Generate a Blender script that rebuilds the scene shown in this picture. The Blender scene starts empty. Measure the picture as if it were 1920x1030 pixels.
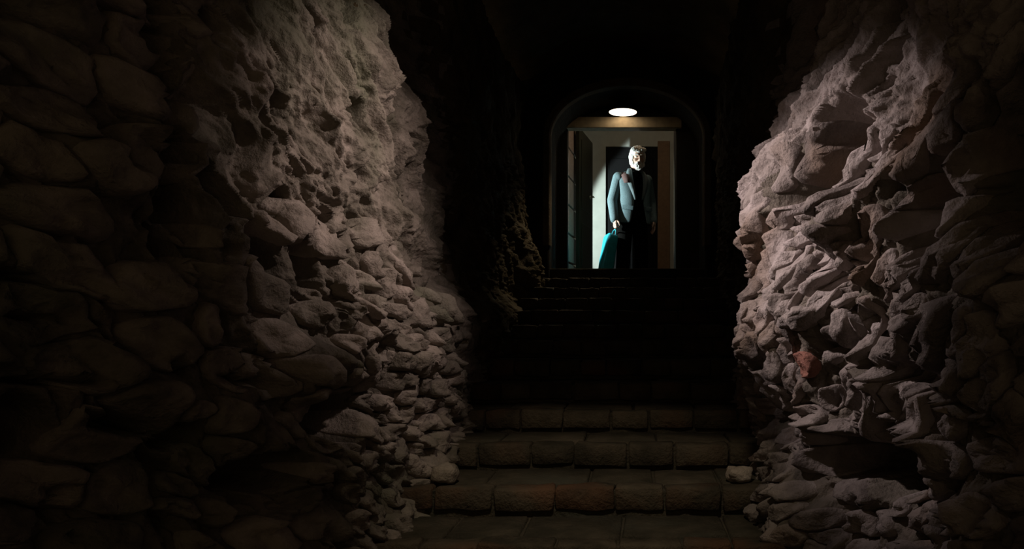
import bpy, bmesh, math, random
import numpy as np
from mathutils import Vector, Matrix

C = bpy.context.scene.collection
PI = math.pi
rnd = random.Random(7)
E = 0.78                      # eye height above the nosing of the lowest step (z = 0)
F, CX, CY = 1400.0, 1195.0, 600.0

# ------------------------------------------------------------------ camera
cam_d = bpy.data.cameras.new('camera')
cam = bpy.data.objects.new('camera', cam_d); C.objects.link(cam)
cam.location = (0, 0, E); cam.rotation_euler = (PI / 2, 0, 0)
cam_d.sensor_width = 36; cam_d.lens = F / 1920 * 36
cam_d.shift_x = -(CX - 960) / 1920; cam_d.shift_y = (CY - 515) / 1920
cam_d.clip_start = 0.02
bpy.context.scene.camera = cam

# ------------------------------------------------------------------ world, exposure
sc = bpy.context.scene
sc.view_settings.view_transform = 'Standard'; sc.view_settings.look = 'None'
sc.view_settings.exposure = 0; sc.view_settings.gamma = 1
sc.view_settings.use_curve_mapping = False
w = bpy.data.worlds.new('world'); sc.world = w; w.use_nodes = True
w.node_tree.nodes['Background'].inputs[0].default_value = (1.0, 0.72, 0.42, 1)
w.node_tree.nodes['Background'].inputs[1].default_value = 0.11

# ------------------------------------------------------------------ unseen lights set for the cellar and the room
def light(kind, name, loc, target, energy, color, **kw):
    d = bpy.data.lights.new(name, kind); d.energy = energy; d.color = color
    o = bpy.data.objects.new(name, d); C.objects.link(o); o.location = loc
    v = Vector(target) - Vector(loc)
    o.rotation_euler = v.to_track_quat('-Z', 'Y').to_euler()
    for k, x in kw.items(): setattr(d, k, x)
    return o
light('SPOT', 'unseen_spot_left', (0.42, 2.32, E + 1.35), (-0.96, 2.92, E + 0.58), 102, (1, .79, .71),
      spot_size=math.radians(56), spot_blend=1.0, shadow_soft_size=0.03)  # unseen spot put in to light the left rock
light('SPOT', 'unseen_spot_right', (-0.72, 2.55, E + 0.95), (0.64, 2.60, E + 0.30), 118, (1, .82, .80),
      spot_size=math.radians(56), spot_blend=1.0, shadow_soft_size=0.03)  # unseen spot put in to rake across the right rock
light('SPOT', 'stair_fill', (-0.15, 1.3, E + 2.1), (-0.2, 3.0, 0.1), 105, (1, .82, .60),
      spot_size=math.radians(36), spot_blend=1.0, shadow_soft_size=0.12)  # added warm fill that lifts the dim steps
light('SPOT', 'room_light', (-1.70, 8.20, E + 1.50), (-0.894, 8.786, E + 1.413), 330, (.84, 1, .98),
      spot_size=math.radians(64), spot_blend=0.12, shadow_soft_size=0.04)
light('POINT', 'room_top_fill', (0.12, 8.75, E + 2.7), (0.45, 9.3, 0), 4, (1, .74, .5), shadow_soft_size=0.10)  # added warm fill for hair, door post and upper room, no fitting

# ------------------------------------------------------------------ noise
def _hash(ix, iy, iz, seed):
    h = (ix.astype(np.int64) * 374761393 + iy.astype(np.int64) * 668265263 + iz.astype(np.int64) * 2147483647 + seed * 974711) & 0xffffffff
    h = ((h ^ (h >> 13)) * 1274126177) & 0xffffffff
    h = ((h ^ (h >> 15)) * 2246822519) & 0xffffffff
    return ((h ^ (h >> 16)) & 0xffffff) / float(0xffffff)
def vnoise(x, y, z=None, seed=0):
    """value noise in -1..1"""
    x = np.asarray(x, float); y = np.asarray(y, float)
    z = np.zeros_like(x) if z is None else np.asarray(z, float)
    fx, fy, fz = np.floor(x), np.floor(y), np.floor(z)
    u, v, t = x - fx, y - fy, z - fz
    u = u * u * u * (u * (6 * u - 15) + 10); v = v * v * v * (v * (6 * v - 15) + 10); t = t * t * (3 - 2 * t)
    r = 0
    for dz in ((0, 1) if np.any(t) else (0,)):
        for dy in (0, 1):
            for dx in (0, 1):
                wgt = (u if dx else 1 - u) * (v if dy else 1 - v) * (t if dz else 1 - t)
                r = r + wgt * _hash(fx + dx, fy + dy, fz + dz, seed)
    return r * 2 - 1
def fbm(x, y, oct=4, seed=0, gain=.5):
    r = 0; a = 1
    for k in range(oct):
        r = r + a * vnoise(x, y, None, seed + k * 17); x = x * 2.03 + 3.1; y = y * 2.03 + 1.7; a *= gain
    return r
def ridged(x, y, oct=4, seed=0, gain=.55):
    r = 0; a = 1
    for k in range(oct):
        r = r + a * (1 - 2 * np.abs(vnoise(x, y, None, seed + k * 13))); x = x * 2.1 + 5.3; y = y * 2.1 + 2.9; a *= gain
    return r
def sstep(a, b, x):
    t = np.clip((x - a) / (b - a), 0, 1); return t * t * (3 - 2 * t)

# ------------------------------------------------------------------ materials
def new_mat(name):
    m = bpy.data.materials.new(name); m.use_nodes = True
    nt = m.node_tree; b = nt.nodes['Principled BSDF']
    return m, nt, b
def plain(name, col, rough=.7, metal=0., bump=0., scale=60, vary=.15, spec=.3):
    m, nt, b = new_mat(name)
    tc = nt.nodes.new('ShaderNodeNewGeometry')
    n = nt.nodes.new('ShaderNodeTexNoise'); n.inputs['Scale'].default_value = scale; n.inputs['Detail'].default_value = 4
    nt.links.new(tc.outputs['Position'], n.inputs['Vector'])
    r = nt.nodes.new('ShaderNodeValToRGB')
    r.color_ramp.elements[0].position = .3; r.color_ramp.elements[1].position = .7
    r.color_ramp.elements[0].color = tuple(c * (1 - vary) for c in col) + (1,)
    r.color_ramp.elements[1].color = tuple(min(1, c * (1 + vary)) for c in col) + (1,)
    nt.links.new(n.outputs['Fac'], r.inputs['Fac']); nt.links.new(r.outputs['Color'], b.inputs['Base Color'])
    b.inputs['Roughness'].default_value = rough; b.inputs['Metallic'].default_value = metal
    b.inputs['Specular IOR Level'].default_value = spec
    if bump:
        bp = nt.nodes.new('ShaderNodeBump'); bp.inputs['Strength'].default_value = bump; bp.inputs['Distance'].default_value = .004
        nt.links.new(n.outputs['Fac'], bp.inputs['Height']); nt.links.new(bp.outputs['Normal'], b.inputs['Normal'])
    return m
def stone_mat(name, cols, accent, random_obj=True, bump=.7, scale=1.0):
    """rough stone: patches of several greys, a rarer accent tint, dirt, grain"""
    m, nt, b = new_mat(name); N = nt.nodes; L = nt.links
    g = N.new('ShaderNodeNewGeometry')
    n1 = N.new('ShaderNodeTexNoise'); n1.inputs['Scale'].default_value = 6 * scale; n1.inputs['Detail'].default_value = 6; n1.inputs['Roughness'].default_value = .65
    n2 = N.new('ShaderNodeTexNoise'); n2.inputs['Scale'].default_value = 2.2 * scale; n2.inputs['Detail'].default_value = 3
    n3 = N.new('ShaderNodeTexNoise'); n3.inputs['Scale'].default_value = 55 * scale; n3.inputs['Detail'].default_value = 6; n3.inputs['Roughness'].default_value = .6
    for n in (n1, n2, n3): L.new(g.outputs['Position'], n.inputs['Vector'])
    r = N.new('ShaderNodeValToRGB'); e = r.color_ramp.elements
    e[0].position = .30; e[0].color = cols[0] + (1,); e[1].position = .72; e[1].color = cols[2] + (1,)
    x = e.new(.5); x.color = cols[1] + (1,)
    fac = n1.outputs['Fac']
    if random_obj:
        oi = N.new('ShaderNodeObjectInfo')
        ma = N.new('ShaderNodeMath'); ma.operation = 'MULTIPLY_ADD'; ma.inputs[1].default_value = .26; ma.inputs[2].default_value = -.13
        L.new(oi.outputs['Random'], ma.inputs[0])
        ad = N.new('ShaderNodeMath'); ad.operation = 'ADD'; L.new(n1.outputs['Fac'], ad.inputs[0]); L.new(ma.outputs[0], ad.inputs[1])
        fac = ad.outputs[0]
    L.new(fac, r.inputs['Fac'])
    ar = N.new('ShaderNodeValToRGB'); ar.color_ramp.elements[0].position = .52; ar.color_ramp.elements[1].position = .72
    L.new(n2.outputs['Fac'], ar.inputs['Fac'])
    mx = N.new('ShaderNodeMix'); mx.data_type = 'RGBA'
    L.new(ar.outputs['Color'], mx.inputs['Factor']); L.new(r.outputs['Color'], mx.inputs[6]); mx.inputs[7].default_value = accent + (1,)
    L.new(mx.outputs[2], b.inputs['Base Color'])
    b.inputs['Roughness'].default_value = .85; b.inputs['Specular IOR Level'].default_value = .25
    sm = N.new('ShaderNodeMath'); sm.operation = 'MULTIPLY_ADD'; sm.inputs[1].default_value = 1.6
    L.new(n1.outputs['Fac'], sm.inputs[0]); L.new(n3.outputs['Fac'], sm.inputs[2])
    bp = N.new('ShaderNodeBump'); bp.inputs['Strength'].default_value = bump; bp.inputs['Distance'].default_value = .018
    L.new(sm.outputs[0], bp.inputs['Height']); L.new(bp.outputs['Normal'], b.inputs['Normal'])
    return m
M = {}
M['rock_l'] = stone_mat('rock_left', ((.13, .115, .09), (.26, .225, .19), (.40, .34, .30)), (.17, .17, .12))
M['rock_r'] = stone_mat('rock_right', ((.13, .11, .10), (.27, .235, .215), (.40, .35, .335)), (.24, .17, .12))
M['mortar'] = stone_mat('mortar', ((.09, .078, .062), (.16, .14, .115), (.24, .20, .17)), (.11, .10, .07), False)
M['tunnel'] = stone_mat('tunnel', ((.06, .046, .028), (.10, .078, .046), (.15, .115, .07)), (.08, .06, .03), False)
M['arch_shade'] = stone_mat('arch_shade', ((.012, .009, .006), (.02, .015, .009), (.03, .022, .014)), (.02, .015, .01), False)  # arch stone with the reveal's shade put into its colour
M['red_brick'] = stone_mat('red_brick', ((.17, .08, .06), (.26, .12, .09), (.32, .16, .12)), (.2, .10, .08), False)
M['step'] = stone_mat('step', ((.035, .030, .020), (.07, .057, .039), (.11, .09, .062)), (.13, .065, .035))
M['step_dark'] = stone_mat('step_dark', ((.035, .031, .021), (.06, .051, .035), (.10, .082, .058)), (.06, .06, .045))
M['pale'] = stone_mat('pale_stone', ((.22, .19, .15), (.36, .31, .26), (.46, .41, .36)), (.35, .28, .22))
M['plinth'] = stone_mat('plinth', ((.11, .10, .07), (.17, .145, .10), (.23, .2, .14)), (.14, .12, .08), False)
M['wood'] = plain('wood', (.16, .095, .05), .5, bump=.3, scale=25)
M['dark_wood'] = plain('dark_wood', (.03, .022, .013), .6, bump=.3, scale=25)
M['brown_wood'] = plain('brown_wood', (.30, .185, .11), .55, bump=.2, scale=20)
M['plank'] = plain('plank', (.42, .29, .22), .6, bump=.3, scale=30)
M['beam'] = plain('beam', (.40, .30, .18), .6, bump=.3, scale=18)
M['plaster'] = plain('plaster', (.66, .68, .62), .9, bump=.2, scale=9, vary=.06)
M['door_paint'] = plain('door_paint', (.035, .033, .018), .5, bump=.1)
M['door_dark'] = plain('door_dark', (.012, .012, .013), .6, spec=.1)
M['brass'] = plain('brass', (.55, .5, .38), .3, .9)
M['hair'] = plain('hair', (.82, .80, .76), .8, bump=1., scale=180)
M['skin'] = plain('skin', (.62, .42, .33), .55, bump=.1, scale=90, vary=.08)
M['tweed'] = plain('tweed', (.15, .215, .235), .95, bump=.8, scale=220, vary=.4, spec=.1)
M['lapel'] = plain('lapel', (.15, .19, .20), .95, bump=.6, scale=220, vary=.25)
M['shoulder'] = plain('shoulder_patch', (.13, .075, .07), .9, bump=.6, scale=200, vary=.3)
M['black'] = plain('black_cloth', (.004, .0038, .0035), .95, bump=.3, scale=150, spec=.05)
M['shoe'] = plain('shoe', (.015, .012, .01), .35)
M['bag'] = plain('bag_turquoise', (.025, .40, .50), .5, bump=.25, scale=14, vary=.2)
M['bag_trim'] = plain('bag_trim', (.03, .30, .35), .5)
M['eye'] = plain('eye', (.5, .48, .45), .3)
M['iris'] = plain('iris', (.02, .015, .01), .3)
M['metal'] = plain('lamp_metal', (.05, .045, .04), .5, .4)
def glow(name, col, s):
    m, nt, b = new_mat(name)
    b.inputs['Base Color'].default_value = col + (1,)
    b.inputs['Emission Color'].default_value = col + (1,); b.inputs['Emission Strength'].default_value = s
    return m
M['glow'] = glow('lamp_glow', (1.0, .84, .62), 4.5)

# ------------------------------------------------------------------ mesh helpers
def link(name, me, mat=None, parent=None, loc=None):
    o = bpy.data.objects.new(name, me); C.objects.link(o)
    if mat is not None and me is not None:
        for mm in (mat if isinstance(mat, (list, tuple)) else [mat]): me.materials.append(mm)
    if parent is not None: o.parent = parent
    if loc is not None: o.location = loc
    return o
def obj(name, bm, mat, parent=None, smooth=False, loc=None):
    me = bpy.data.meshes.new(name); bmesh.ops.recalc_face_normals(bm, faces=bm.faces)
    bm.to_mesh(me); bm.free()
    if smooth: me.shade_smooth()
    return link(name, me, mat, parent, loc)
def tag(o, label=None, cat=None, group=None, kind=None):
    for k, v in (('label', label), ('category', cat), ('group', group), ('kind', kind)):
        if v: o[k] = v
    return o
def empty(name, loc=(0, 0, 0), rz=0):
    o = bpy.data.objects.new(name, None); C.objects.link(o); o.location = loc; o.rotation_euler = (0, 0, rz); return o
def box_bm(x0, x1, y0, y1, z0, z1, bev=0., seg=2):
    bm = bmesh.new()
    bmesh.ops.create_cube(bm, size=1)
    for v in bm.verts:
        v.co = Vector((x0 + (v.co.x + .5) * (x1 - x0), y0 + (v.co.y + .5) * (y1 - y0), z0 + (v.co.z + .5) * (z1 - z0)))
    if bev: bmesh.ops.bevel(bm, geom=list(bm.edges), offset=bev, segments=seg, affect='EDGES', profile=.5)
    return bm
def grid_mesh(name, P, mat, parent=None, flip=False, kind=None):
    """P: (n, m, 3) array of points"""
    n, m = P.shape[:2]
    me = bpy.data.meshes.new(name)
    idx = np.arange(n * m).reshape(n, m)
    q = np.stack([idx[:-1, :-1], idx[1:, :-1], idx[1:, 1:], idx[:-1, 1:]], -1).reshape(-1, 4)
    if flip: q = q[:, ::-1]
    me.vertices.add(n * m); me.vertices.foreach_set('co', P.reshape(-1).astype(np.float32))
    me.loops.add(len(q) * 4); me.loops.foreach_set('vertex_index', q.reshape(-1).astype(np.int32))
    me.polygons.add(len(q)); me.polygons.foreach_set('loop_start', np.arange(0, len(q) * 4, 4, dtype=np.int32))
    me.update(calc_edges=True); me.validate(); me.shade_smooth()
    o = link(name, me, mat, parent)
    if kind: o['kind'] = kind
    return o

# ------------------------------------------------------------------ the two rock walls
class Wall:
    def __init__(self, name, pts, side, bulge, mask_fn, feats, dip, seed):
        self.side, self.seed, self.dip = side, seed, dip
        p = np.array(pts, float)
        # Catmull-Rom, dense
        pp = np.vstack([2 * p[0] - p[1], p, 2 * p[-1] - p[-2]]); out = []
        for i in range(1, len(pp) - 2):
            for t in np.linspace(0, 1, 60, endpoint=False):
                a, b, c, d = pp[i - 1:i + 3]
                out.append(.5 * (2 * b + (c - a) * t + (2 * a - 5 * b + 4 * c - d) * t * t + (3 * b - a - 3 * c + d) * t ** 3))
        out.append(p[-1]); out = np.array(out)
        s = np.concatenate([[0], np.cumsum(np.linalg.norm(np.diff(out, axis=0), axis=1))])
        self.S, self.P = s, out
        g = np.gradient(out, s, axis=0)
        k = np.ones(31) / 31
        gx = np.convolve(np.pad(g[:, 0], 15, mode='edge'), k, 'valid'); gy = np.convolve(np.pad(g[:, 1], 15, mode='edge'), k, 'valid')
        l = np.hypot(gx, gy); gx, gy = gx / l, gy / l
        self.N = np.stack([gy, -gx], 1) if side < 0 else np.stack([-gy, gx], 1)
        self.bh, self.bv = bulge
        self.mask_fn = mask_fn
        self.px = CX + F * out[:, 0] / np.maximum(out[:, 1], .05)
        self.feats = [self._feat(f) for f in feats]
    def at(self, px, py):
        """wall coordinates (s, h) of a place known from the photograph"""
        m = (self.P[:, 1] > 1.2) & (self.P[:, 1] < 3.8)
        x, s, y = self.px[m], self.S[m], self.P[m, 1]
        o = np.argsort(x)
        ss = np.interp(px, x[o], s[o]); Y = np.interp(ss, self.S, self.P[:, 1])
        return ss, (CY - py) / F * Y, Y
    def _feat(self, f):
        px, py, rx, ry, ang, depth = f
        s, h, Y = self.at(px, py)
        s1 = self.at(px + 15, py)[0]; s0 = self.at(px - 15, py)[0]
        ks = abs(s1 - s0) / 30.
        return s, h, rx * ks, ry * Y / F, math.radians(ang), depth
    def base(self, s):
        x = np.interp(s, self.S, self.P[:, 0]); y = np.interp(s, self.S, self.P[:, 1])
        nx = np.interp(s, self.S, self.N[:, 0]); ny = np.interp(s, self.S, self.N[:, 1])
        return x, y, nx, ny
    def low(self, s, h):
        """broad form of the wall: profile, lumps, hollows and bosses"""
        y = np.interp(s, self.S, self.P[:, 1])
        near = 1 - sstep(3.7, 4.6, y)
        d = np.interp(h, self.bh, self.bv) * near
        d = d + (.045 * fbm(s * 1.7, h * 1.7, 3, self.seed) - .03) * (.4 + .6 * near)
        d = d + .030 * (ridged(s * 2.6 + .1 + h, h * 2.8 + .7 * s, 2, self.seed + 71) - .2) * near
        if self.side < 0: d = d - .17 * sstep(2.98, 3.3, y) * sstep(.0, .25, h)
        else: d = d - .13 * sstep(2.95, 3.3, y) * sstep(-.4, -.1, h)
        if self.side < 0: d = d + .24 * np.exp(-((y - 6.80) / .33) ** 2 - ((h - .42) / .42) ** 2)
        a = self.dip
        for (fs, fh, rs, rh, an, dep) in self.feats:
            ds, dh = s - fs, h - fh
            jx = .25 * rs * vnoise(s * 9, h * 9, None, 77); jy = .25 * rh * vnoise(s * 9 + 40, h * 9, None, 78)
            u = ((ds + jx) * math.cos(an) + (dh + jy) * math.sin(an)) / rs; v = (-(ds + jx) * math.sin(an) + (dh + jy) * math.cos(an)) / rh
            q = np.sqrt(u * u + v * v)
            d = d + dep * (1 - sstep(.45, 1.25, q))
        return d
    def detail(self, s, h):
        a = self.dip; ca, sa = math.cos(a), math.sin(a)
        u = s * ca + h * sa; v = -s * sa + h * ca
        wx = .05 * fbm(s * 5, h * 5, 2, self.seed + 5); wy = .05 * fbm(s * 5 + 9, h * 5, 2, self.seed + 6)
        u = u + wx; v = v + wy
        d = .034 * (ridged(u * 2.4, v * 8.5, 4, self.seed + 31) - .3) + .017 * fbm(u * 11, v * 20, 4, self.seed + 41, .62)
        pits = np.clip(fbm(u * 8, v * 14, 2, self.seed + 51) - .45, 0, 1)
        return d - .16 * pits
    def surf(self, s, h, extra=0.):
        x, y, nx, ny = self.base(s)
        d = self.low(s, h) + extra
        return np.stack([x + nx * d, y + ny * d, h + E + 0 * d], -1)
    def build(self, name, mats):
        y = self.P[:, 1]
        sA = np.interp(1.25, y, self.S); sB = np.interp(3.75, y, self.S); sE = self.S[-1]
        s = np.concatenate([np.arange(0, sA, .05), np.arange(sA, sB, .005), np.arange(sB, sE - .02, .035), [sE]])
        h = np.concatenate([np.arange(-1.45, -.95, .05), np.arange(-.95, 1.36, .0055), np.arange(1.4, 2.2, .05)])
        S, H = np.meshgrid(s, h, indexing='ij')
        mk = self.mask_fn(self, S, H)
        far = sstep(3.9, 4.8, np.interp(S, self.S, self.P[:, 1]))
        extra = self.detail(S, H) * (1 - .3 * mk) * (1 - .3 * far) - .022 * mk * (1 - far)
        P = self.surf(S, H, extra)
        o = grid_mesh(name, P, mats, None, flip=(self.side < 0), kind='structure')
        # material per face: bare rock, mortar between the stones, dark tunnel
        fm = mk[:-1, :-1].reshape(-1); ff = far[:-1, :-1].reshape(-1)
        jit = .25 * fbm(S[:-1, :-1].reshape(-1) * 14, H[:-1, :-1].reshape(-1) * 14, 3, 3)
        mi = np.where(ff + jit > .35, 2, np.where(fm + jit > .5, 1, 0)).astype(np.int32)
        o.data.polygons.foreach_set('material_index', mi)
        self.o = o
        return o

def clip_cell(c, others, bound):
    poly = [(c[0] + bound * math.cos(t), c[1] + bound * math.sin(t)) for t in np.linspace(0, 2 * PI, 12, endpoint=False)]
    for q in others:
        mx, my = (c[0] + q[0]) / 2, (c[1] + q[1]) / 2; dx, dy = q[0] - c[0], q[1] - c[1]
        new = []
        for i in range(len(poly)):
            a, b = poly[i], poly[(i + 1) % len(poly)]
            da = (a[0] - mx) * dx + (a[1] - my) * dy; db = (b[0] - mx) * dx + (b[1] - my) * dy
            if da <= 0: new.append(a)
            if da * db < 0:
                t = da / (da - db); new.append((a[0] + (b[0] - a[0]) * t, a[1] + (b[1] - a[1]) * t))
        poly = new
        if len(poly) < 3: return None
    return poly
def stones_on(wall, sites, mat, gap=.10, proud=(.008, .04), red=None):
    """sites: list of (s, h, size, aspect, angle). Each site becomes one stone lying in the wall."""
    pts = np.array([(q[0], q[1]) for q in sites])
    made = 0
    for i, (s0, h0, size, asp, ang) in enumerate(sites):
        if any(f[5] < -.11 and math.hypot((s0 - f[0]) / f[2], (h0 - f[1]) / f[3]) < .85 for f in wall.feats): continue   # open hollow
        ca, sa = math.cos(ang), math.sin(ang)
        def to(p):
            ds, dh = p[0] - s0, p[1] - h0
            return ((ds * ca + dh * sa) / asp, -ds * sa + dh * ca)
        def back(p):
            u, v = p[0] * asp, p[1]
            return (s0 + u * ca - v * sa, h0 + u * sa + v * ca)
        d = np.hypot(pts[:, 0] - s0, pts[:, 1] - h0)
        nb = [j for j in np.argsort(d)[1:22] if d[j] < size * 4]
        poly = clip_cell((0, 0), [to(pts[j]) for j in nb], size * .78)
        if poly is None: continue
        # resample the outline, let it wander
        p = np.array(poly); q2 = np.vstack([p, p[:1]]); L = np.concatenate([[0], np.cumsum(np.linalg.norm(np.diff(q2, axis=0), axis=1))])
        n = 18; tt = np.linspace(0, L[-1], n, endpoint=False)
        p = np.stack([np.interp(tt, L, q2[:, 0]), np.interp(tt, L, q2[:, 1])], 1)
        p = .7 * p + .15 * (np.roll(p, 1, 0) + np.roll(p, -1, 0)); cen = p.mean(0)
        b = rnd.uniform(*proud) if rnd.random() < .8 else rnd.uniform(-.012, 1.5 * proud[1])
        tx, ty = rnd.gauss(0, .14), rnd.gauss(0, .14); gp = gap * rnd.uniform(.5, 1.5)
        rings = ((1.02 - gp, -.07), (1 - gp, -.012), (.93 - gp, b * .6), (.80 - gp * .7, b), (.56, b * 1.03), (.28, b * 1.03))
        V = []
        for sc_, dz in rings:
            q = cen + (p - cen) * sc_
            sh = np.array([back(t) for t in q])
            sh = sh + .011 * np.stack([vnoise(sh[:, 0] * 17, sh[:, 1] * 17, None, 301), vnoise(sh[:, 0] * 17, sh[:, 1] * 17, None, 302)], 1)
            r = q - cen
            ex = dz + (tx * r[:, 0] + ty * r[:, 1]) * (1 if dz > 0 else .5)
            ex = ex + (.72 if dz > -.05 else .4) * wall.detail(sh[:, 0], sh[:, 1]) + .007 * vnoise(sh[:, 0] * 27 + i, sh[:, 1] * 33, None, 19) + .008 * vnoise(sh[:, 0] * 60, sh[:, 1] * 60, None, 9) * (sc_ < .9)
            V.append(wall.surf(sh[:, 0], sh[:, 1], ex))
        sh = np.array([back(cen)]); V.append(wall.surf(sh[:, 0], sh[:, 1], b * 1.03 + .72 * wall.detail(sh[:, 0], sh[:, 1])))
        V = np.vstack(V); org = V.mean(0); V = V - org
        faces = []
        for k in range(len(rings) - 1):
            for j in range(n):
                faces.append((k * n + j, k * n + (j + 1) % n, (k + 1) * n + (j + 1) % n, (k + 1) * n + j))
        k = len(rings) - 1
        for j in range(n): faces.append((k * n + j, k * n + (j + 1) % n, len(V) - 1))
        if wall.side > 0: pass
        else: faces = [f[::-1] for f in faces]
        me = bpy.data.meshes.new('stone'); me.from_pydata([tuple(v) for v in V], [], faces); me.update(); me.shade_smooth()
        mm = mat
        if red and math.hypot(s0 - red[0], h0 - red[1]) < .035: mm = M['red_brick']
        o = link('stone', me, mm, wall.o, tuple(org)); made += 1
    return made
def scatter(wall, want, size_fn, n_try, limit, seed, pre=()):
    """dart throwing with a size that changes over the wall"""
    r = random.Random(seed); got = list(pre)
    y = wall.P[:, 1]; s0, s1 = np.interp(1.45, y, wall.S), np.interp(3.72, y, wall.S)
    for _ in range(n_try):
        if len(got) >= limit: break
        s, h = r.uniform(s0, s1), r.uniform(-.93, 1.3)
        if want(s, h) < .5: continue
        size, asp, ang = size_fn(s, h, r)
        ok = True
        for g in got:
            ds, dh = s - g[0], h - g[1]
            ca, sa = math.cos(g[4]), math.sin(g[4])
            u, v = (ds * ca + dh * sa) / max(asp, 1), -ds * sa + dh * ca
            if u * u + v * v < (.5 * (size + g[2]) * .92) ** 2: ok = False; break
        if ok: got.append((s, h, size, asp, ang))
    return got

# left wall -----------------------------------------------------------
def mask_left(wl, S, H):
    s340 = wl.at(345, 500)[0]
    j = .10 * fbm(S * 4, H * 4, 3, 12)
    low = 1 - sstep(.20, .34, H + j)
    farl = 1 - sstep(s340 - .05, s340 + .05, S + .4 * j)
    y = np.interp(S, wl.S, wl.P[:, 1])
    return np.maximum(low, farl) * (1 - sstep(3.6, 3.8, y))
left_feats = [  # px, py, rx, ry, angle, depth  (minus = hollow)
    (365, 250, 20, 260, 4, -.16), (338, 430, 26, 85, 0, -.20), (590, 495, 18, 50, 0, -.28), (505, 470, 24, 60, 42, -.24),
    (690, 503, 34, 17, -22, -.15), (745, 560, 14, 34, 20, -.12), (640, 790, 46, 44, 0, -.26), (495, 885, 70, 36, 0, -.30),
    (470, 715, 60, 10, -8, -.10), (590, 700, 70, 60, -10, .13), (660, 690, 80, 45, -15, .05), (350, 820, 40, 26, 0, -.12),
    (240, 800, 70, 16, -15, -.13), (120, 715, 110, 9, -6, -.10), (110, 600, 110, 8, -8, -.10), (80, 520, 90, 8, -6, -.08),
    (190, 300, 110, 70, -28, .09), (640, 620, 110, 60, 10, .05), (420, 470, 50, 42, 0, .05), (650, 380, 26, 12, 0, -.08),
    (745, 690, 8, 70, 0, -.10), (530, 950, 60, 16, 15, .08), (560, 250, 200, 22, -60, .04), (760, 170, 60, 60, 0, -.02),
    (30, 800, 60, 60, 0, -.12), (850, 800, 14, 16, 0, -.12)]
WL = Wall('l', [(-2.1, -1.0), (-1.75, .4), (-1.37, 1.6), (-1.12, 2.3), (-.96, 2.8), (-.885, 3.3), (-.88, 3.9), (-.90, 4.8), (-.92, 6), (-.90, 7.3)], -1,
          ([-1.5, -.9, -.6, -.35, -.1, .2, .5, 1.0, 1.2, 1.35, 2.2], [.16, .14, .02, .01, .03, .0, -.01, -.03, -.13, -.26, -.7]),
          mask_left, left_feats, math.radians(-52), 101)
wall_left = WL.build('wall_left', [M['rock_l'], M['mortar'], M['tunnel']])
s350 = WL.at(345, 500)[0]; s740 = WL.at(738, 700)[0]; s860 = WL.at(856, 700)[0]
def want_left(s, h): return float(mask_left(WL, np.array([s]), np.array([h]))[0])
def size_left(s, h, r):
    if s < s350: return r.uniform(.085, .14), r.uniform(1.6, 2.6), math.radians(-12 + r.gauss(0, 6))
    if s > s740 and -.55 < h < -.05: return .062, 1.5, math.radians(-12)
    return r.choice((.05, .07, .10, .13, .16)), r.uniform(1.2, 2.4), math.radians(-32 + r.gauss(0, 20))
# the squared quoin blocks beside the stairs
quoins = []
for k in range(7):
    for j in range(3):
        px = 768 + j * 38 + (k % 2) * 16
        py = 648 + k * 33 + j * 13
        s, h, Y = WL.at(px, py); quoins.append((s, h, .075, 1.5, math.radians(-6)))
left_sites = scatter(WL, want_left, size_left, 6000, 290, 3, quoins)
nl = stones_on(WL, left_sites, M['rock_l'], gap=.06, proud=(.004, .028))

# right wall ----------------------------------------------------------
def mask_right(wl, S, H):
    j = .14 * fbm(S * 4, H * 4, 3, 22)
    y = np.interp(S, wl.S, wl.P[:, 1])
    return (1 - sstep(.50, .66, H + j)) * (1 - sstep(3.6, 3.8, y))
right_feats = [
    (1535, 385, 42, 72, 25, -.32), (1570, 280, 40, 90, 12, -.28), (1470, 330, 32, 140, 12, .10), (1760, 400, 40, 110, 0, -.20),
    (1600, 400, 40, 60, 30, .08), (1555, 510, 8, 22, 0, -.12), (1640, 560, 90, 9, 40, -.08), (1600, 875, 95, 50, 0, -.30),
    (1455, 800, 22, 30, 0, -.16), (1560, 818, 90, 9, 8, .06), (1700, 800, 70, 9, 12, .07), (1850, 780, 80, 9, 12, .06),
    (1660, 690, 34, 40, 50, .07), (1720, 700, 70, 26, 5, -.12), (1800, 720, 60, 8, 8, .05), (1760, 860, 30, 70, 0, .06),
    (1600, 660, 50, 12, 15, -.10), (1480, 960, 60, 80, 0, .10), (1900, 330, 60, 160, 0, -.12), (1650, 120, 60, 100, 0, -.05),
    (1430, 560, 40, 130, 5, .04), (1640, 480, 60, 26, 35, .05)]
WR = Wall('r', [(1.55, -1.0), (1.22, .4), (.90, 1.7), (.72, 2.3), (.565, 2.8), (.51, 3.3), (.53, 3.9), (.57, 4.6), (.60, 6), (.62, 7.3)], 1,
          ([-1.5, -.95, -.7, -.5, -.33, -.2, 0, .3, .6, .85, 1.1, 1.35, 2.2], [.12, .10, -.01, -.01, 0, .05, .07, .03, .0, -.06, -.16, -.3, -.7]),
          mask_right, right_feats, math.radians(-48), 202)
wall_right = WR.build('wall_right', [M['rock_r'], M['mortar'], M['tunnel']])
def want_right(s, h): return float(mask_right(WR, np.array([s]), np.array([h]))[0])
def size_right(s, h, r):
    if h < -.3: return r.choice((.05, .07, .10)), r.uniform(1.4, 2.6), math.radians(-6 + r.gauss(0, 14))
    return r.choice((.045, .055, .065, .08, .10)), r.uniform(1.8, 3.2), math.radians(-52 + r.gauss(0, 12))
rs = WR.at(1530, 682)
right_sites = scatter(WR, want_right, size_right, 7000, 295, 5, [(rs[0], rs[1], .075, 1.4, math.radians(-10))])
nr = stones_on(WR, right_sites, M['rock_r'], gap=.05, proud=(.002, .018), red=rs)
print('stones', nl, nr)

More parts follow.
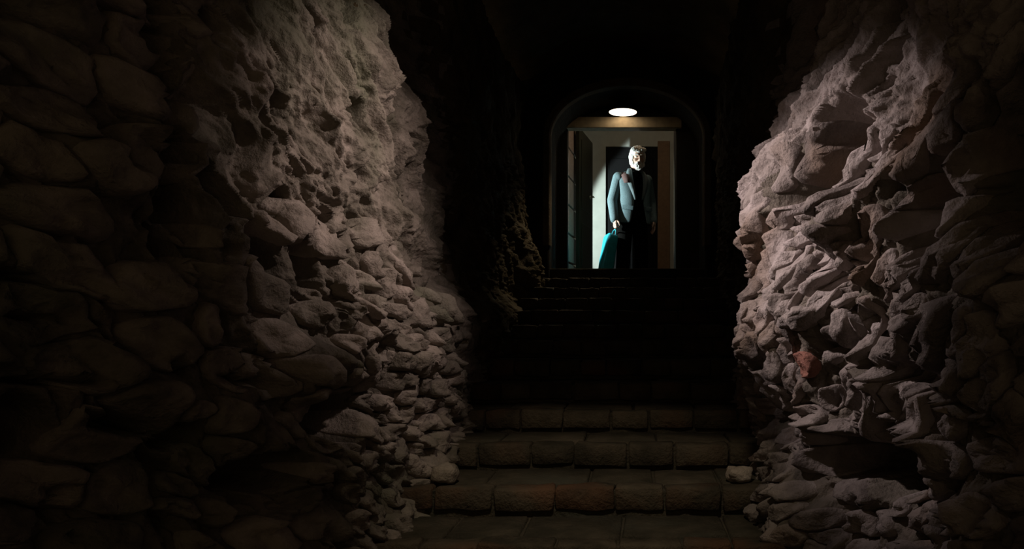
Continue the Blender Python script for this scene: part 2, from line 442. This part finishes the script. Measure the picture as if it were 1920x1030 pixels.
# ------------------------------------------------------------------ vault, floors, arch wall, room beyond
xs = np.linspace(-2.6, 2.3, 70); ys = np.linspace(-1.2, 7.35, 120)
X, Y = np.meshgrid(xs, ys, indexing='ij')
Z = E + 2.62 - .55 * np.clip(np.abs(X + .13) / 1.1, 0, 3) ** 2 * .6 + .05 * fbm(X * 2, Y * 2, 4, 5) - .06 * ridged(X * 3, Y * 3, 3, 8) * .3
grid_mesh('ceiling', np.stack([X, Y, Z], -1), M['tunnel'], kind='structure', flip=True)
xs = np.linspace(-2.6, 2.3, 90); ys = np.linspace(-1.2, 2.75, 80)
X, Y = np.meshgrid(xs, ys, indexing='ij')
grid_mesh('floor', np.stack([X, Y, -.125 + .012 * fbm(X * 5, Y * 5, 3, 6)], -1), M['step_dark'], kind='structure')

# arch wall with its barrel reveal
AY0, AY1 = 7.25, 8.0
acx, ahw, spring, apex = -.10, .755, E + 1.78, E + 2.285
ang = np.linspace(0, PI, 33)
arch = [(acx - ahw, 0.9), (acx - ahw, 1.5)] + [(acx - ahw * math.cos(t), spring + (apex - spring) * math.sin(t)) for t in ang] + [(acx + ahw, 1.5), (acx + ahw, .9)]
outer = []
for (x, z) in arch:
    dx, dz = x - acx, max(z - 1.6, 0)
    if z < 1.6: outer.append((acx + math.copysign(2.6, dx), z)); continue
    k = min(2.6 / max(abs(dx), 1e-4), 2.4 / max(dz, 1e-4)); outer.append((acx + dx * k, 1.6 + dz * k))
bm = bmesh.new(); rows = []
K = 14
for i, ((x0, z0), (x1, z1)) in enumerate(zip(arch, outer)):
    row = []
    yb = AY1
    row.append(bm.verts.new((x0, AY1, z0))); row.append(bm.verts.new((x0, (AY0 + AY1) / 2, z0 + .01 * rnd.random())))
    for k in range(K):
        t = (k / (K - 1)) ** 1.8
        x, z = x0 + (x1 - x0) * t, z0 + (z1 - z0) * t
        yy = AY0 + float(.03 * vnoise(x * 4 + 50, z * 4, None, 4)) + float(.02 * vnoise(x * 11 + 50, z * 11, None, 5)) + (.0 if k else .02)
        row.append(bm.verts.new((x, yy, z)))
    rows.append(row)
for a, b in zip(rows[:-1], rows[1:]):
    for k in range(len(a) - 1): bm.faces.new((a[k], a[k + 1], b[k + 1], b[k]))
wall_arch = obj('wall_arch', bm, M['arch_shade'], smooth=False); tag(wall_arch, kind='structure')
# rim of the arch; its paler colour stands in for lamplight on the edge
bm = bmesh.new(); prev = None
for (x, z) in arch[1:-1]:
    dx, dz = x - acx, z - spring; l = math.hypot(dx, max(dz, 0)); nx, nz = dx / l, max(dz, 0) / l
    ring = [bm.verts.new((x + nx * a, AY0 + y, z + nz * a)) for a, y in ((-.012, .10), (-.014, -.015), (.0, -.035), (.05, -.04), (.065, -.02), (.065, .03))]
    if prev:
        for k in range(5): bm.faces.new((prev[k], prev[k + 1], ring[k + 1], ring[k]))
    prev = ring
tag(obj('trim_arch', bm, stone_mat('arch_rim', ((.07, .055, .035), (.12, .09, .06), (.17, .13, .09)), (.1, .07, .04), False), smooth=False), kind='structure')

FL = E + .33                       # floor of the room beyond, one step down behind the sill
LAND = 12 * .107
DX0, DX1, LZ = -.743, .412, E + 2.035
# tympanum and jambs that narrow the arch to a square doorway
parts = [('wall_tympanum', (-1.0, .9, 7.98, 8.06, LZ + .125, E + 2.6), M['dark_wood']),
         ('trim_jamb_left', (-1.0, DX0, 7.96, 8.06, LAND - .02, LZ + .125), M['dark_wood']),
         ('trim_jamb_right', (DX1, .9, 7.96, 8.06, LAND - .02, LZ + .125), M['dark_wood']),
         ('trim_lintel', (DX0 - .06, DX1 + .06, 7.90, 8.055, LZ, LZ + .115), M['beam'])]
for n, b, m in parts: tag(obj(n, box_bm(*b, bev=.008), m), kind='structure')
tag(obj('floor_landing', box_bm(-.95, .75, 7.3, 8.06, LAND - .2, LAND - .002, bev=.01), M['step_dark']), kind='structure')
tag(obj('floor_room', box_bm(-2.6, 2.2, 7.9, 10.7, FL - .1, FL), M['brown_wood']), kind='structure')
tag(obj('ceiling_room', box_bm(-2.6, 2.2, 8.06, 10.7, FL + 2.65, FL + 2.75), M['plaster']), kind='structure')
# back wall of the room: left panel, panel over the doorway, right panel
BY = 10.5; BX0, BX1, BZ = -.445, .285, E + 2.44
WB = empty('wall_room_back', (0, BY, FL)); WB['kind'] = 'structure'
for x0, x1, z0, z1 in ((-2.6, BX0, FL, FL + 2.7), (BX0, BX1, BZ, FL + 2.7), (BX1, 2.2, FL, FL + 2.7)):
    o = obj('plaster_panel', box_bm(x0, x1, BY, BY + .12, z0, z1), M['plaster'], WB); o.matrix_parent_inverse = WB.matrix_world.inverted()
    o.location = (0, -BY, -FL); o.matrix_parent_inverse = Matrix.Identity(4)
tag(obj('wall_room_left', box_bm(-2.6, -2.5, 8.06, 10.5, FL, FL + 2.7), M['plaster']), kind='structure')
tag(obj('wall_room_right', box_bm(1.4, 1.5, 8.06, 10.5, FL, FL + 2.7), M['door_dark']), kind='structure')  # unseen wall, coloured dark to keep bounced light off the man
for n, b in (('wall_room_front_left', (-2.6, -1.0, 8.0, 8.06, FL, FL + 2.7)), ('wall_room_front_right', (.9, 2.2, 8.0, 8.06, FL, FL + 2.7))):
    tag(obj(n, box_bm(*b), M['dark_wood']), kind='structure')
# dark door in the back wall, with panels and frame
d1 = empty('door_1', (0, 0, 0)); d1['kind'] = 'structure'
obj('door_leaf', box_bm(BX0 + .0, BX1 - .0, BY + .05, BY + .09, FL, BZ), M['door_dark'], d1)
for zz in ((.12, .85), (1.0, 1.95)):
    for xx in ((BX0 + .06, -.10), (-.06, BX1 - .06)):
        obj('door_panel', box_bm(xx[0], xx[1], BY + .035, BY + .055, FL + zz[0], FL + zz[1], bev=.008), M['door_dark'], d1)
fr = empty('trim_door_frame', (0, 0, 0)); fr['kind'] = 'structure'
obj('frame_post', box_bm(BX1, BX1 + .17, BY - .03, BY + .01, FL, BZ + .07, bev=.006), M['brown_wood'], fr)
# plank lining of the left reveal inside the doorway
# (a gap in front of it lets the side room's lamp shine through)
ln = empty('wall_reveal_left', (-.788, 8.58, 0), math.radians(-4)); ln['kind'] = 'structure'
zz = FL
for k in range(6):
    hgt = .33
    obj('plank', box_bm(-.035, 0, 0, .57, zz + .012, zz + hgt - .012, bev=.006), M['plank'], ln); zz += hgt
obj('backing_board', box_bm(-.06, -.036, -.01, .58, FL, FL + 2.0), M['dark_wood'], ln)
# right lining
rn = empty('wall_reveal_right', (0, 0, 0)); rn['kind'] = 'structure'
obj('board', box_bm(DX1 + .005, DX1 + .05, 8.07, 8.55, FL, FL + 2.2, bev=.006), M['dark_wood'], rn)  # coloured dark as well, to cut bounce onto his far side
# open door leaf seen nearly edge on
d2 = empty('door_2', (-.715, 8.93, FL), math.radians(-7.5)); d2['kind'] = 'structure'
obj('door_leaf', box_bm(-.02, .022, 0, .84, .01, 1.98, bev=.004), M['door_paint'], d2)
for z0, z1 in ((.12, .85), (1.02, 1.86)):
    obj('door_panel', box_bm(.020, .030, .12, .72, z0, z1, bev=.006), M['door_paint'], d2)
bm = bmesh.new()
bmesh.ops.create_cone(bm, cap_ends=True, segments=16, radius1=.024, radius2=.024, depth=.012, matrix=Matrix.Translation((.030, .62, 1.235)) @ Matrix.Rotation(PI / 2, 4, 'Y'))
bmesh.ops.create_cone(bm, cap_ends=True, segments=12, radius1=.009, radius2=.009, depth=.05, matrix=Matrix.Translation((.055, .62, 1.235)) @ Matrix.Rotation(PI / 2, 4, 'Y'))
bmesh.ops.create_cone(bm, cap_ends=True, segments=12, radius1=.010, radius2=.008, depth=.12, matrix=Matrix.Translation((.078, .57, 1.235)) @ Matrix.Rotation(PI / 2, 4, 'X'))
obj('door_handle', bm, M['brass'], d2, smooth=True)

# ------------------------------------------------------------------ staircase
ST = empty('staircase', (-.19, 2.6, 0))
ST['kind'] = 'structure'
tag(ST, 'worn brick and stone steps climbing between the rough walls to the doorway', 'staircase')
def rough_block(name, x0, x1, y0, y1, z0, z1, mat, parent, amp=.007, bev=.007):
    bm = box_bm(x0, x1, y0, y1, z0, z1)
    for e_ax in (0,):
        bmesh.ops.subdivide_edges(bm, edges=[e for e in bm.edges if abs((e.verts[0].co - e.verts[1].co).x) > .05], cuts=2)
    bmesh.ops.bevel(bm, geom=[e for e in bm.edges if e.calc_face_angle(0) > .5], offset=bev, segments=1, affect='EDGES')
    sd = rnd.random() * 100
    for v in bm.verts:
        a = np.array([v.co.x * 21 + sd]); b = np.array([v.co.z * 25 + v.co.y * 19])
        v.co += Vector((float(vnoise(a, b, None, 1)[0]) * amp, float(vnoise(a, b, None, 2)[0]) * amp * 1.3, float(vnoise(a, b, None, 3)[0]) * amp))
    return obj(name, bm, mat, parent, smooth=True)
T, R = .40, .107
off = Vector((-.19, 2.6, 0))
for n in range(0, 13):
    y, z = 2.6 + n * T, n * R
    st = obj('step', box_bm(-1.15 + .19, .85 + .19, y + .02 - 2.6, y + T + .04 - 2.6, z - R - .05, z - .02), M['step_dark'], ST)
    # riser course of bricks under the nosing
    x = -.98
    while x < .62:
        wd = rnd.uniform(.15, .27)
        m = M['step']
        if n == 1 and .09 < x + wd / 2 < .22: m = M['step_dark']
        rough_block('brick', x + .19 + .004, x + wd + .19 - .004, y - 2.6 - rnd.uniform(-.006, .012), y + .10 - 2.6, z - R + rnd.uniform(0.004, .012), z - .002 - rnd.uniform(0, .008), m, st)
        x += wd
    # tread slabs behind the nosing
    if n < 6:
        x = -.98
        while x < .62:
            wd = rnd.uniform(.25, .5)
            rough_block('tread_slab', x + .19 + .004, x + wd + .19 - .004, y + .105 - 2.6, y + T - 2.6 - .002, z - .05, z - rnd.uniform(.002, .012), M['step_dark'], st, amp=.005, bev=.008)
            x += wd

# ------------------------------------------------------------------ loose pale stones lying at the ends of the second step
def boulder(name, loc, size, seed, mat):
    bm = bmesh.new(); bmesh.ops.create_icosphere(bm, subdivisions=3, radius=1)
    for v in bm.verts:
        c = v.co; q = max(abs(c.x), abs(c.y), abs(c.z)); c = c.lerp(c / q, .35)
        nn = float(vnoise(np.array([c.x * 1.3 + seed]), np.array([c.y * 1.3]), np.array([c.z * 1.3 + .3]), 4)[0]) * .24 + float(vnoise(np.array([c.x * 3.5 + seed]), np.array([c.y * 3.5]), np.array([c.z * 3.5 + .3]), 5)[0]) * .13
        c = c * (1 + nn); v.co = Vector((c.x * size[0], c.y * size[1], c.z * size[2]))
    zmin = min(v.co.z for v in bm.verts)
    for v in bm.verts: v.co.z = max(v.co.z, zmin * .8) - zmin * .8
    return obj(name, bm, mat, None, True, loc)
tag(boulder('stone_block', (.425, 3.12, R - .004), (.050, .05, .034), 3, M['pale']), 'pale pinkish stone block lying on the step by the right rock wall', 'stone')
tag(boulder('stone_block', (-.80, 3.12, R - .004), (.052, .06, .043), 9, M['pale']), 'pale grey stone block lying on the step by the left rock wall', 'stone')

# ------------------------------------------------------------------ ceiling lamp
LX, LY = -.15, 7.745; LBOT = E + 2.155
lamp = tag(empty('ceiling_lamp', (LX, LY, LBOT)), 'round glowing ceiling lamp hanging under the arch above the doorway', 'lamp')
def lathe(prof, seg=32):
    bm = bmesh.new(); prev = None
    for r, z in prof:
        ring = [bm.verts.new((r * math.cos(2 * PI * k / seg), r * math.sin(2 * PI * k / seg), z)) for k in range(seg)]
        if prev:
            for k in range(seg): bm.faces.new((prev[k], prev[(k + 1) % seg], ring[(k + 1) % seg], ring[k]))
        else: bm.faces.new(ring[::-1])
        prev = ring
    bm.faces.new(prev)
    return bm
obj('shade', lathe(((.150, .0), (.152, .004), (.13, .045), (.07, .085), (.03, .10), (.03, .125), (.012, .125))), M['metal'], lamp, True)
obj('diffuser', lathe(((.012, -.030), (.016, -.028), (.022, -.014), (.06, -.009), (.141, -.004), (.145, .002), (.10, .003))), M['glow'], lamp, True)

light('SPOT', 'ceiling_lamp_spill', (LX, LY - .02, LBOT - .035), (-.80, 6.7, E + .35), 50, (1, .78, .48), spot_size=math.radians(46), spot_blend=1.0, shadow_soft_size=.03)
# ------------------------------------------------------------------ the man
def capsule(bm, p0, p1, r0, r1, seg=16, rings=5):
    p0, p1 = Vector(p0), Vector(p1); ax = p1 - p0; L = ax.length
    q = ax.to_track_quat('Z', 'Y').to_matrix() if L > 1e-6 else Matrix.Identity(3)
    prof = [(r0 * math.cos(a), -r0 * math.sin(a)) for a in np.linspace(PI / 2, 0, rings)] + [(r1 * math.cos(a), L + r1 * math.sin(a)) for a in np.linspace(0, PI / 2, rings)]
    vr = []
    for r, z in prof:
        if r < 1e-5: vr.append([bm.verts.new(p0 + q @ Vector((0, 0, z)))])
        else: vr.append([bm.verts.new(p0 + q @ Vector((r * math.cos(2 * PI * k / seg), r * math.sin(2 * PI * k / seg), z))) for k in range(seg)])
    for a, b in zip(vr[:-1], vr[1:]):
        for k in range(seg):
            if len(a) == 1: bm.faces.new((a[0], b[(k + 1) % seg], b[k]))
            elif len(b) == 1: bm.faces.new((a[k], a[(k + 1) % seg], b[0]))
            else: bm.faces.new((a[k], a[(k + 1) % seg], b[(k + 1) % seg], b[k]))
def ellip(bm, c, r, rot=(0, 0, 0)):
    from mathutils import Euler
    m = Matrix.Translation(c) @ Euler(rot).to_matrix().to_4x4() @ Matrix.Diagonal((*r, 1))
    bmesh.ops.create_uvsphere(bm, u_segments=24, v_segments=16, radius=1, matrix=m)
def remesh(bm, voxel, smooth=3):
    """fuse overlapping solids into one continuous skin"""
    bmesh.ops.recalc_face_normals(bm, faces=bm.faces)
    me = bpy.data.meshes.new('tmp'); bm.to_mesh(me); bm.free()
    o = bpy.data.objects.new('tmp', me); C.objects.link(o)
    r = o.modifiers.new('r', 'REMESH'); r.mode = 'VOXEL'; r.voxel_size = voxel
    s = o.modifiers.new('s', 'SMOOTH'); s.iterations = smooth; s.factor = .5
    dg = bpy.context.evaluated_depsgraph_get(); out = bpy.data.meshes.new_from_object(o.evaluated_get(dg))
    bpy.data.objects.remove(o); bpy.data.meshes.remove(me)
    out.materials.clear(); out.shade_smooth()
    return out
MX, MY = -.06, 8.74
MAN = tag(empty('person', (MX, MY, FL), math.radians(26)), 'white-haired bearded man in tweed jacket holding a turquoise bag in the doorway', 'person')
# joints (x to the picture's right, -y towards the camera, z up from his floor)
SHR, SHL = Vector((-.185, -.02, 1.315)), Vector((.185, -.01, 1.315))
ELR, ELL = Vector((-.255, .0, 1.05)), Vector((.265, .03, 1.05))
WRR, WRL = Vector((-.262, -.07, .845)), Vector((.235, -.07, .85))
HD = Vector((.012, -.12, 1.545)); YAW = math.radians(-12)
def hd(x, y, z):            # head space -> body space; -y is the face; tilted a little down
    v = Matrix.Rotation(YAW, 3, 'Z') @ (Matrix.Rotation(math.radians(7), 3, 'X') @ Vector((x, y, z))); return HD + v
HROT = (math.radians(7), 0, YAW)
bm = bmesh.new()
ellip(bm, hd(0, .012, .028), (.076, .096, .092), HROT); ellip(bm, hd(0, -.012, -.045), (.062, .075, .075), HROT)
ellip(bm, hd(0, -.055, -.085), (.036, .032, .028), HROT)                       # chin
capsule(bm, hd(0, -.086, .012), hd(0, -.110, -.030), .009, .014); ellip(bm, hd(0, -.100, -.034), (.019, .015, .011), HROT)   # nose
for s in (-1, 1):
    capsule(bm, hd(s * .016, -.083, .026), hd(s * .048, -.074, .024), .010, .009)    # brow ridge
    ellip(bm, hd(s * .042, -.062, -.030), (.022, .022, .018), HROT)                   # cheekbone
    ellip(bm, hd(s * .077, .012, -.012), (.010, .022, .034), HROT)                    # ear
capsule(bm, hd(-.02, -.084, -.062), hd(.02, -.084, -.062), .0075, .0075); capsule(bm, hd(-.016, -.083, -.073), hd(.016, -.083, -.073), .008, .008)  # lips
capsule(bm, (0, -.03, 1.33), HD + Vector((0, .035, -.06)), .062, .058)                # neck
capsule(bm, (-.10, -.01, 1.30), (.10, -.01, 1.30), .085, .085); ellip(bm, (0, -.01, 1.17), (.155, .105, .20)); ellip(bm, (0, 0, .95), (.145, .105, .15)); ellip(bm, (0, -.03, 1.03), (.14, .11, .13))
for a, b, c in ((SHR, ELR, WRR), (SHL, ELL, WRL)):
    capsule(bm, a, b, .050, .040); capsule(bm, b, c, .040, .027)
for s in (-1, 1):
    capsule(bm, (s * .085, .0, .88), (s * .10, -.01, .47), .080, .056); capsule(bm, (s * .10, -.01, .47), (s * .105, .025, .09), .055, .038)
    capsule(bm, (s * .105, .03, .045), (s * .115, -.13, .035), .036, .030)
def hand(bm, wr, side, fist):
    """palm, four unequal fingers, thumb; side -1 = his right"""
    inn = -side
    pc = wr + Vector((0, -.018, -.055))
    ellip(bm, pc, (.019, .040, .048), (math.radians(-14), 0, 0)); capsule(bm, wr, pc, .027, .026)
    for k, ln in enumerate((.88, 1.0, .95, .76)):
        kb = pc + Vector((0, -.030 + k * .0205, -.040 + .004 * abs(k - 1.3)))
        if fist:      # closed round the handle
            a = kb + Vector((inn * .004, -.004, -.030 * ln)); b = a + Vector((inn * .024 * ln, 0, -.006)); c = b + Vector((inn * .008, .002, .020 * ln))
        else:
            a = kb + Vector((inn * .003, -.006, -.040 * ln)); b = a + Vector((inn * .009, .001, -.024 * ln)); c = b + Vector((inn * .010, .006, -.016 * ln))
        capsule(bm, kb, a, .0095, .0088, 10, 4); capsule(bm, a, b, .0088, .0082, 10, 4); capsule(bm, b, c, .0082, .007, 10, 4)
    t0 = pc + Vector((inn * .012, -.026, .018)); t1 = t0 + Vector((inn * .016, -.026, -.028)); t2 = t1 + Vector((inn * .010, .002, -.028))
    capsule(bm, t0, t1, .012, .0105, 10, 4); capsule(bm, t1, t2, .0105, .0085, 10, 4)
    return pc
PCR = hand(bm, WRR, -1, True); PCL = hand(bm, WRL, 1, False)
body = link('body', remesh(bm, .0042, 2), M['skin'], MAN)
# eyes
for s in (-1, 1):
    bm = bmesh.new(); ellip(bm, hd(s * .031, -.070, .006), (.0125, .0125, .0105)); ob = obj('eye', bm, M['eye'], MAN, True)
    bm = bmesh.new(); ellip(bm, hd(s * .031, -.0815, .005), (.005, .003, .005)); obj('iris', bm, M['iris'], ob, True)
# hair: full white, swept back, over the ears
def fluffy(me, amp, sc_):
    co = np.empty(len(me.vertices) * 3, np.float32); me.vertices.foreach_get('co', co); co = co.reshape(-1, 3)
    no = np.empty(len(me.vertices) * 3, np.float32); me.vertices.foreach_get('normal', no); no = no.reshape(-1, 3)
    d = vnoise(co[:, 0] * sc_, co[:, 1] * sc_, co[:, 2] * sc_ * .5, 6) * amp
    me.vertices.foreach_set('co', (co + no * d[:, None]).reshape(-1).astype(np.float32)); me.update()
bm = bmesh.new()
ellip(bm, hd(0, .024, .050), (.087, .103, .092), HROT)
for s in (-1, 1):
    ellip(bm, hd(s * .066, .022, .01), (.028, .072, .075), HROT); ellip(bm, hd(s * .046, -.048, .086), (.046, .038, .030), HROT)
    ellip(bm, hd(s * .058, .045, -.04), (.030, .05, .045), HROT)
    capsule(bm, hd(s * .071, -.032, .02), hd(s * .070, -.030, -.035), .012, .012)
me = remesh(bm, .005, 2); fluffy(me, .008, 60); link('hair', me, M['hair'], MAN)
bm = bmesh.new()
ellip(bm, hd(0, -.060, -.104), (.045, .042, .042), HROT)
for s in (-1, 1):
    capsule(bm, hd(s * .069, -.020, -.035), hd(s * .058, -.040, -.085), .015, .022); capsule(bm, hd(s * .058, -.040, -.085), hd(s * .02, -.078, -.105), .022, .024)
    capsule(bm, hd(s * .004, -.095, -.050), hd(s * .034, -.078, -.072), .009, .010)
me = remesh(bm, .004, 2); fluffy(me, .006, 70); link('beard', me, M['hair'], MAN)
for s in (-1, 1):
    bm = bmesh.new(); capsule(bm, hd(s * .017, -.091, .030), hd(s * .050, -.080, .031), .006, .005); obj('eyebrow', bm, M['hair'], MAN, True)
# dark sweater and trousers
bm = bmesh.new()
capsule(bm, (-.105, -.01, 1.30), (.105, -.01, 1.30), .094, .094); ellip(bm, (0, -.012, 1.17), (.168, .118, .21)); ellip(bm, (0, -.03, 1.03), (.152, .122, .14)); ellip(bm, (0, 0, .93), (.155, .115, .12))
capsule(bm, (0, -.03, 1.34), (0, -.05, 1.40), .074, .070)
link('sweater', remesh(bm, .008, 3), M['black'], MAN)
bm = bmesh.new()
ellip(bm, (0, 0, .90), (.165, .125, .13))
for s in (-1, 1):
    capsule(bm, (s * .088, .0, .86), (s * .115, -.012, .47), .098, .085); capsule(bm, (s * .115, -.012, .47), (s * .125, .02, .10), .085, .078)
link('trousers', remesh(bm, .009, 3), M['black'], MAN)
for s in (-1, 1):
    bm = bmesh.new(); capsule(bm, (s * .125, .04, .045), (s * .145, -.15, .038), .047, .040); ellip(bm, (s * .125, .03, .07), (.045, .06, .05))
    me = remesh(bm, .006, 2)
    for v in me.vertices: v.co.z = max(v.co.z, .001)
    link('shoe', me, M['shoe'], MAN)
# jacket: back and two open fronts with thickness, sleeves set in at the shoulders
prof = [  # z, half width, front depth, back depth, half opening
    (.79, .205, .165, .135, .085), (.86, .203, .165, .135, .072), (.94, .198, .165, .130, .055), (1.02, .192, .165, .125, .040), (1.08, .190, .163, .120, .040),
    (1.14, .195, .158, .122, .050), (1.20, .203, .152, .125, .060), (1.26, .212, .142, .125, .068), (1.31, .215, .128, .118, .072), (1.345, .190, .110, .105, .075),
    (1.375, .130, .095, .095, .072), (1.40, .088, .085, .085, .062)]
bm = bmesh.new(); rows = []
NS = 44
for z, hw, fd, bd, op in prof:
    a0 = math.asin(min(.95, op / hw)); row = []
    for k in range(NS + 1):
        t = a0 + (2 * PI - 2 * a0) * k / NS          # 0 = straight front (-y)
        sx, cy = math.sin(t), math.cos(t)
        e = .78
        x = hw * math.copysign(abs(sx) ** e, sx); y = -(fd if cy > 0 else bd) * math.copysign(abs(cy) ** e, cy)
        y -= .012 + .03 * max(0, (z - 1.1)) * .5
        fold = .006 * math.sin(5 * t + z * 21) * (1 if z < 1.25 else .3)
        row.append(bm.verts.new((x * (1 + fold), y * (1 + fold), z - .012 * math.cos(t))))
    rows.append(row)
for a, b in zip(rows[:-1], rows[1:]):
    for k in range(NS): bm.faces.new((a[k], a[k + 1], b[k + 1], b[k]))
bmesh.ops.recalc_face_normals(bm, faces=bm.faces)
jk = obj('jacket', bm, M['tweed'], MAN, True)
so = jk.modifiers.new('s', 'SOLIDIFY'); so.thickness = .009; so.offset = 0
sb = jk.modifiers.new('b', 'SUBSURF'); sb.levels = sb.render_levels = 1
def sleeve(a, b, c):
    bm = bmesh.new()
    ellip(bm, a + Vector((0, 0, -.005)), (.064, .078, .066)); capsule(bm, a, b, .069, .060); capsule(bm, b, c + (c - b) * .10, .060, .050)
    for k in range(5):
        t = .15 + .17 * k; p = b.lerp(c, t); ellip(bm, p, (.061 - .008 * t, .061 - .008 * t, .010), (.2, .15 * (-1) ** k, 0))
    return link('sleeve', remesh(bm, .007, 2), M['tweed'], jk)
sleeve(SHR, ELR, WRR); sleeve(SHL, ELL, WRL)
# lapels: folded strips from the neck down to the button
for s in (-1, 1):
    bm = bmesh.new(); prev = None
    for z, xi, wd, y in ((1.425, .062, .030, -.085), (1.39, .068, .050, -.116), (1.345, .074, .062, -.138), (1.30, .074, .072, -.156), (1.25, .070, .066, -.172), (1.19, .064, .050, -.182), (1.12, .054, .030, -.187), (1.05, .044, .012, -.189)):
        row = [bm.verts.new((s * (xi - .012), y + .006, z)), bm.verts.new((s * (xi + .2 * wd), y - .010, z)), bm.verts.new((s * (xi + wd), y + .004 + .25 * wd, z - .004))]
        if prev:
            for k in range(2): bm.faces.new((prev[k], prev[k + 1], row[k + 1], row[k]))
        prev = row
    lp = obj('lapel', bm, M['lapel'], jk, True); so = lp.modifiers.new('s', 'SOLIDIFY'); so.thickness = .007
for s in (-1, 1):
    bm = box_bm(-.065, .065, -.006, .006, -.025, .025, bev=.004)
    bmesh.ops.transform(bm, matrix=Matrix.Translation((s * .135, -.162, .955)) @ Matrix.Rotation(s * .55, 4, 'Z') @ Matrix.Rotation(-s * .12, 4, 'Y'), verts=bm.verts)
    obj('pocket_flap', bm, M['tweed'], jk, True)
bm = bmesh.new(); prev = None   # reddish yoke over his right shoulder
for z, xa, xb, y in ((1.372, -.165, -.085, -.088), (1.335, -.185, -.090, -.128), (1.29, -.180, -.105, -.150), (1.24, -.165, -.120, -.163)):
    row = [bm.verts.new((xa, y + .034, z)), bm.verts.new(((xa + xb) / 2, y - .006, z)), bm.verts.new((xb, y - .012, z))]
    if prev:
        for k in range(2): bm.faces.new((prev[k], prev[k + 1], row[k + 1], row[k]))
    prev = row
o = obj('shoulder_patch', bm, M['shoulder'], jk, True); o['label'] = 'reddish patch on the shoulder'
so = o.modifiers.new('s', 'SOLIDIFY'); so.thickness = .006

# ------------------------------------------------------------------ turquoise bag in his right hand
HP = Vector((MX, MY, FL)) + Matrix.Rotation(math.radians(26), 3, 'Z') @ PCR + Vector((.012, .0, -.085))
BAG = tag(empty('carrier_bag', (HP.x - .13, HP.y - .01, HP.z - .545), math.radians(16)), 'flat turquoise bag hanging from the hand of the man in tweed', 'bag')
BAG.rotation_euler = (0, math.radians(9), math.radians(14))
bm = bmesh.new(); rows = []
for z, hx, hy in ((0, .058, .165), (.012, .066, .175), (.15, .070, .180), (.30, .066, .182), (.42, .064, .180), (.475, .058, .176), (.49, .040, .160)):
    row = []
    for k in range(28):
        t = 2 * PI * k / 28; e = .45
        row.append(bm.verts.new((hx * math.copysign(abs(math.cos(t)) ** e, math.cos(t)) + .004 * math.sin(3 * t + z * 20), hy * math.copysign(abs(math.sin(t)) ** e, math.sin(t)), z + (.012 * math.sin(2 * t + 1) if z > .4 else 0))))
    rows.append(row)
bm.faces.new(rows[0][::-1]); bm.faces.new(rows[-1])
for a, b in zip(rows[:-1], rows[1:]):
    for k in range(28): bm.faces.new((a[k], a[(k + 1) % 28], b[(k + 1) % 28], b[k]))
o = obj('bag_body', bm, M['bag'], BAG, True); sb = o.modifiers.new('b', 'SUBSURF'); sb.levels = sb.render_levels = 1
bm = bmesh.new()
pts = [Vector((.03, .105 * math.cos(t) , .47 + .085 * math.sin(t) ** .6 if math.sin(t) > 0 else .47)) for t in np.linspace(0, PI, 15)]
for a, b in zip(pts[:-1], pts[1:]): capsule(bm, a, b, .0075, .0075, 10, 3)
link('bag_handle', remesh(bm, .003, 1), M['bag_trim'], BAG)
bm = box_bm(.058, .070, -.12, .12, .06, .075, bev=.003); obj('bag_seam', bm, M['bag_trim'], BAG, True)
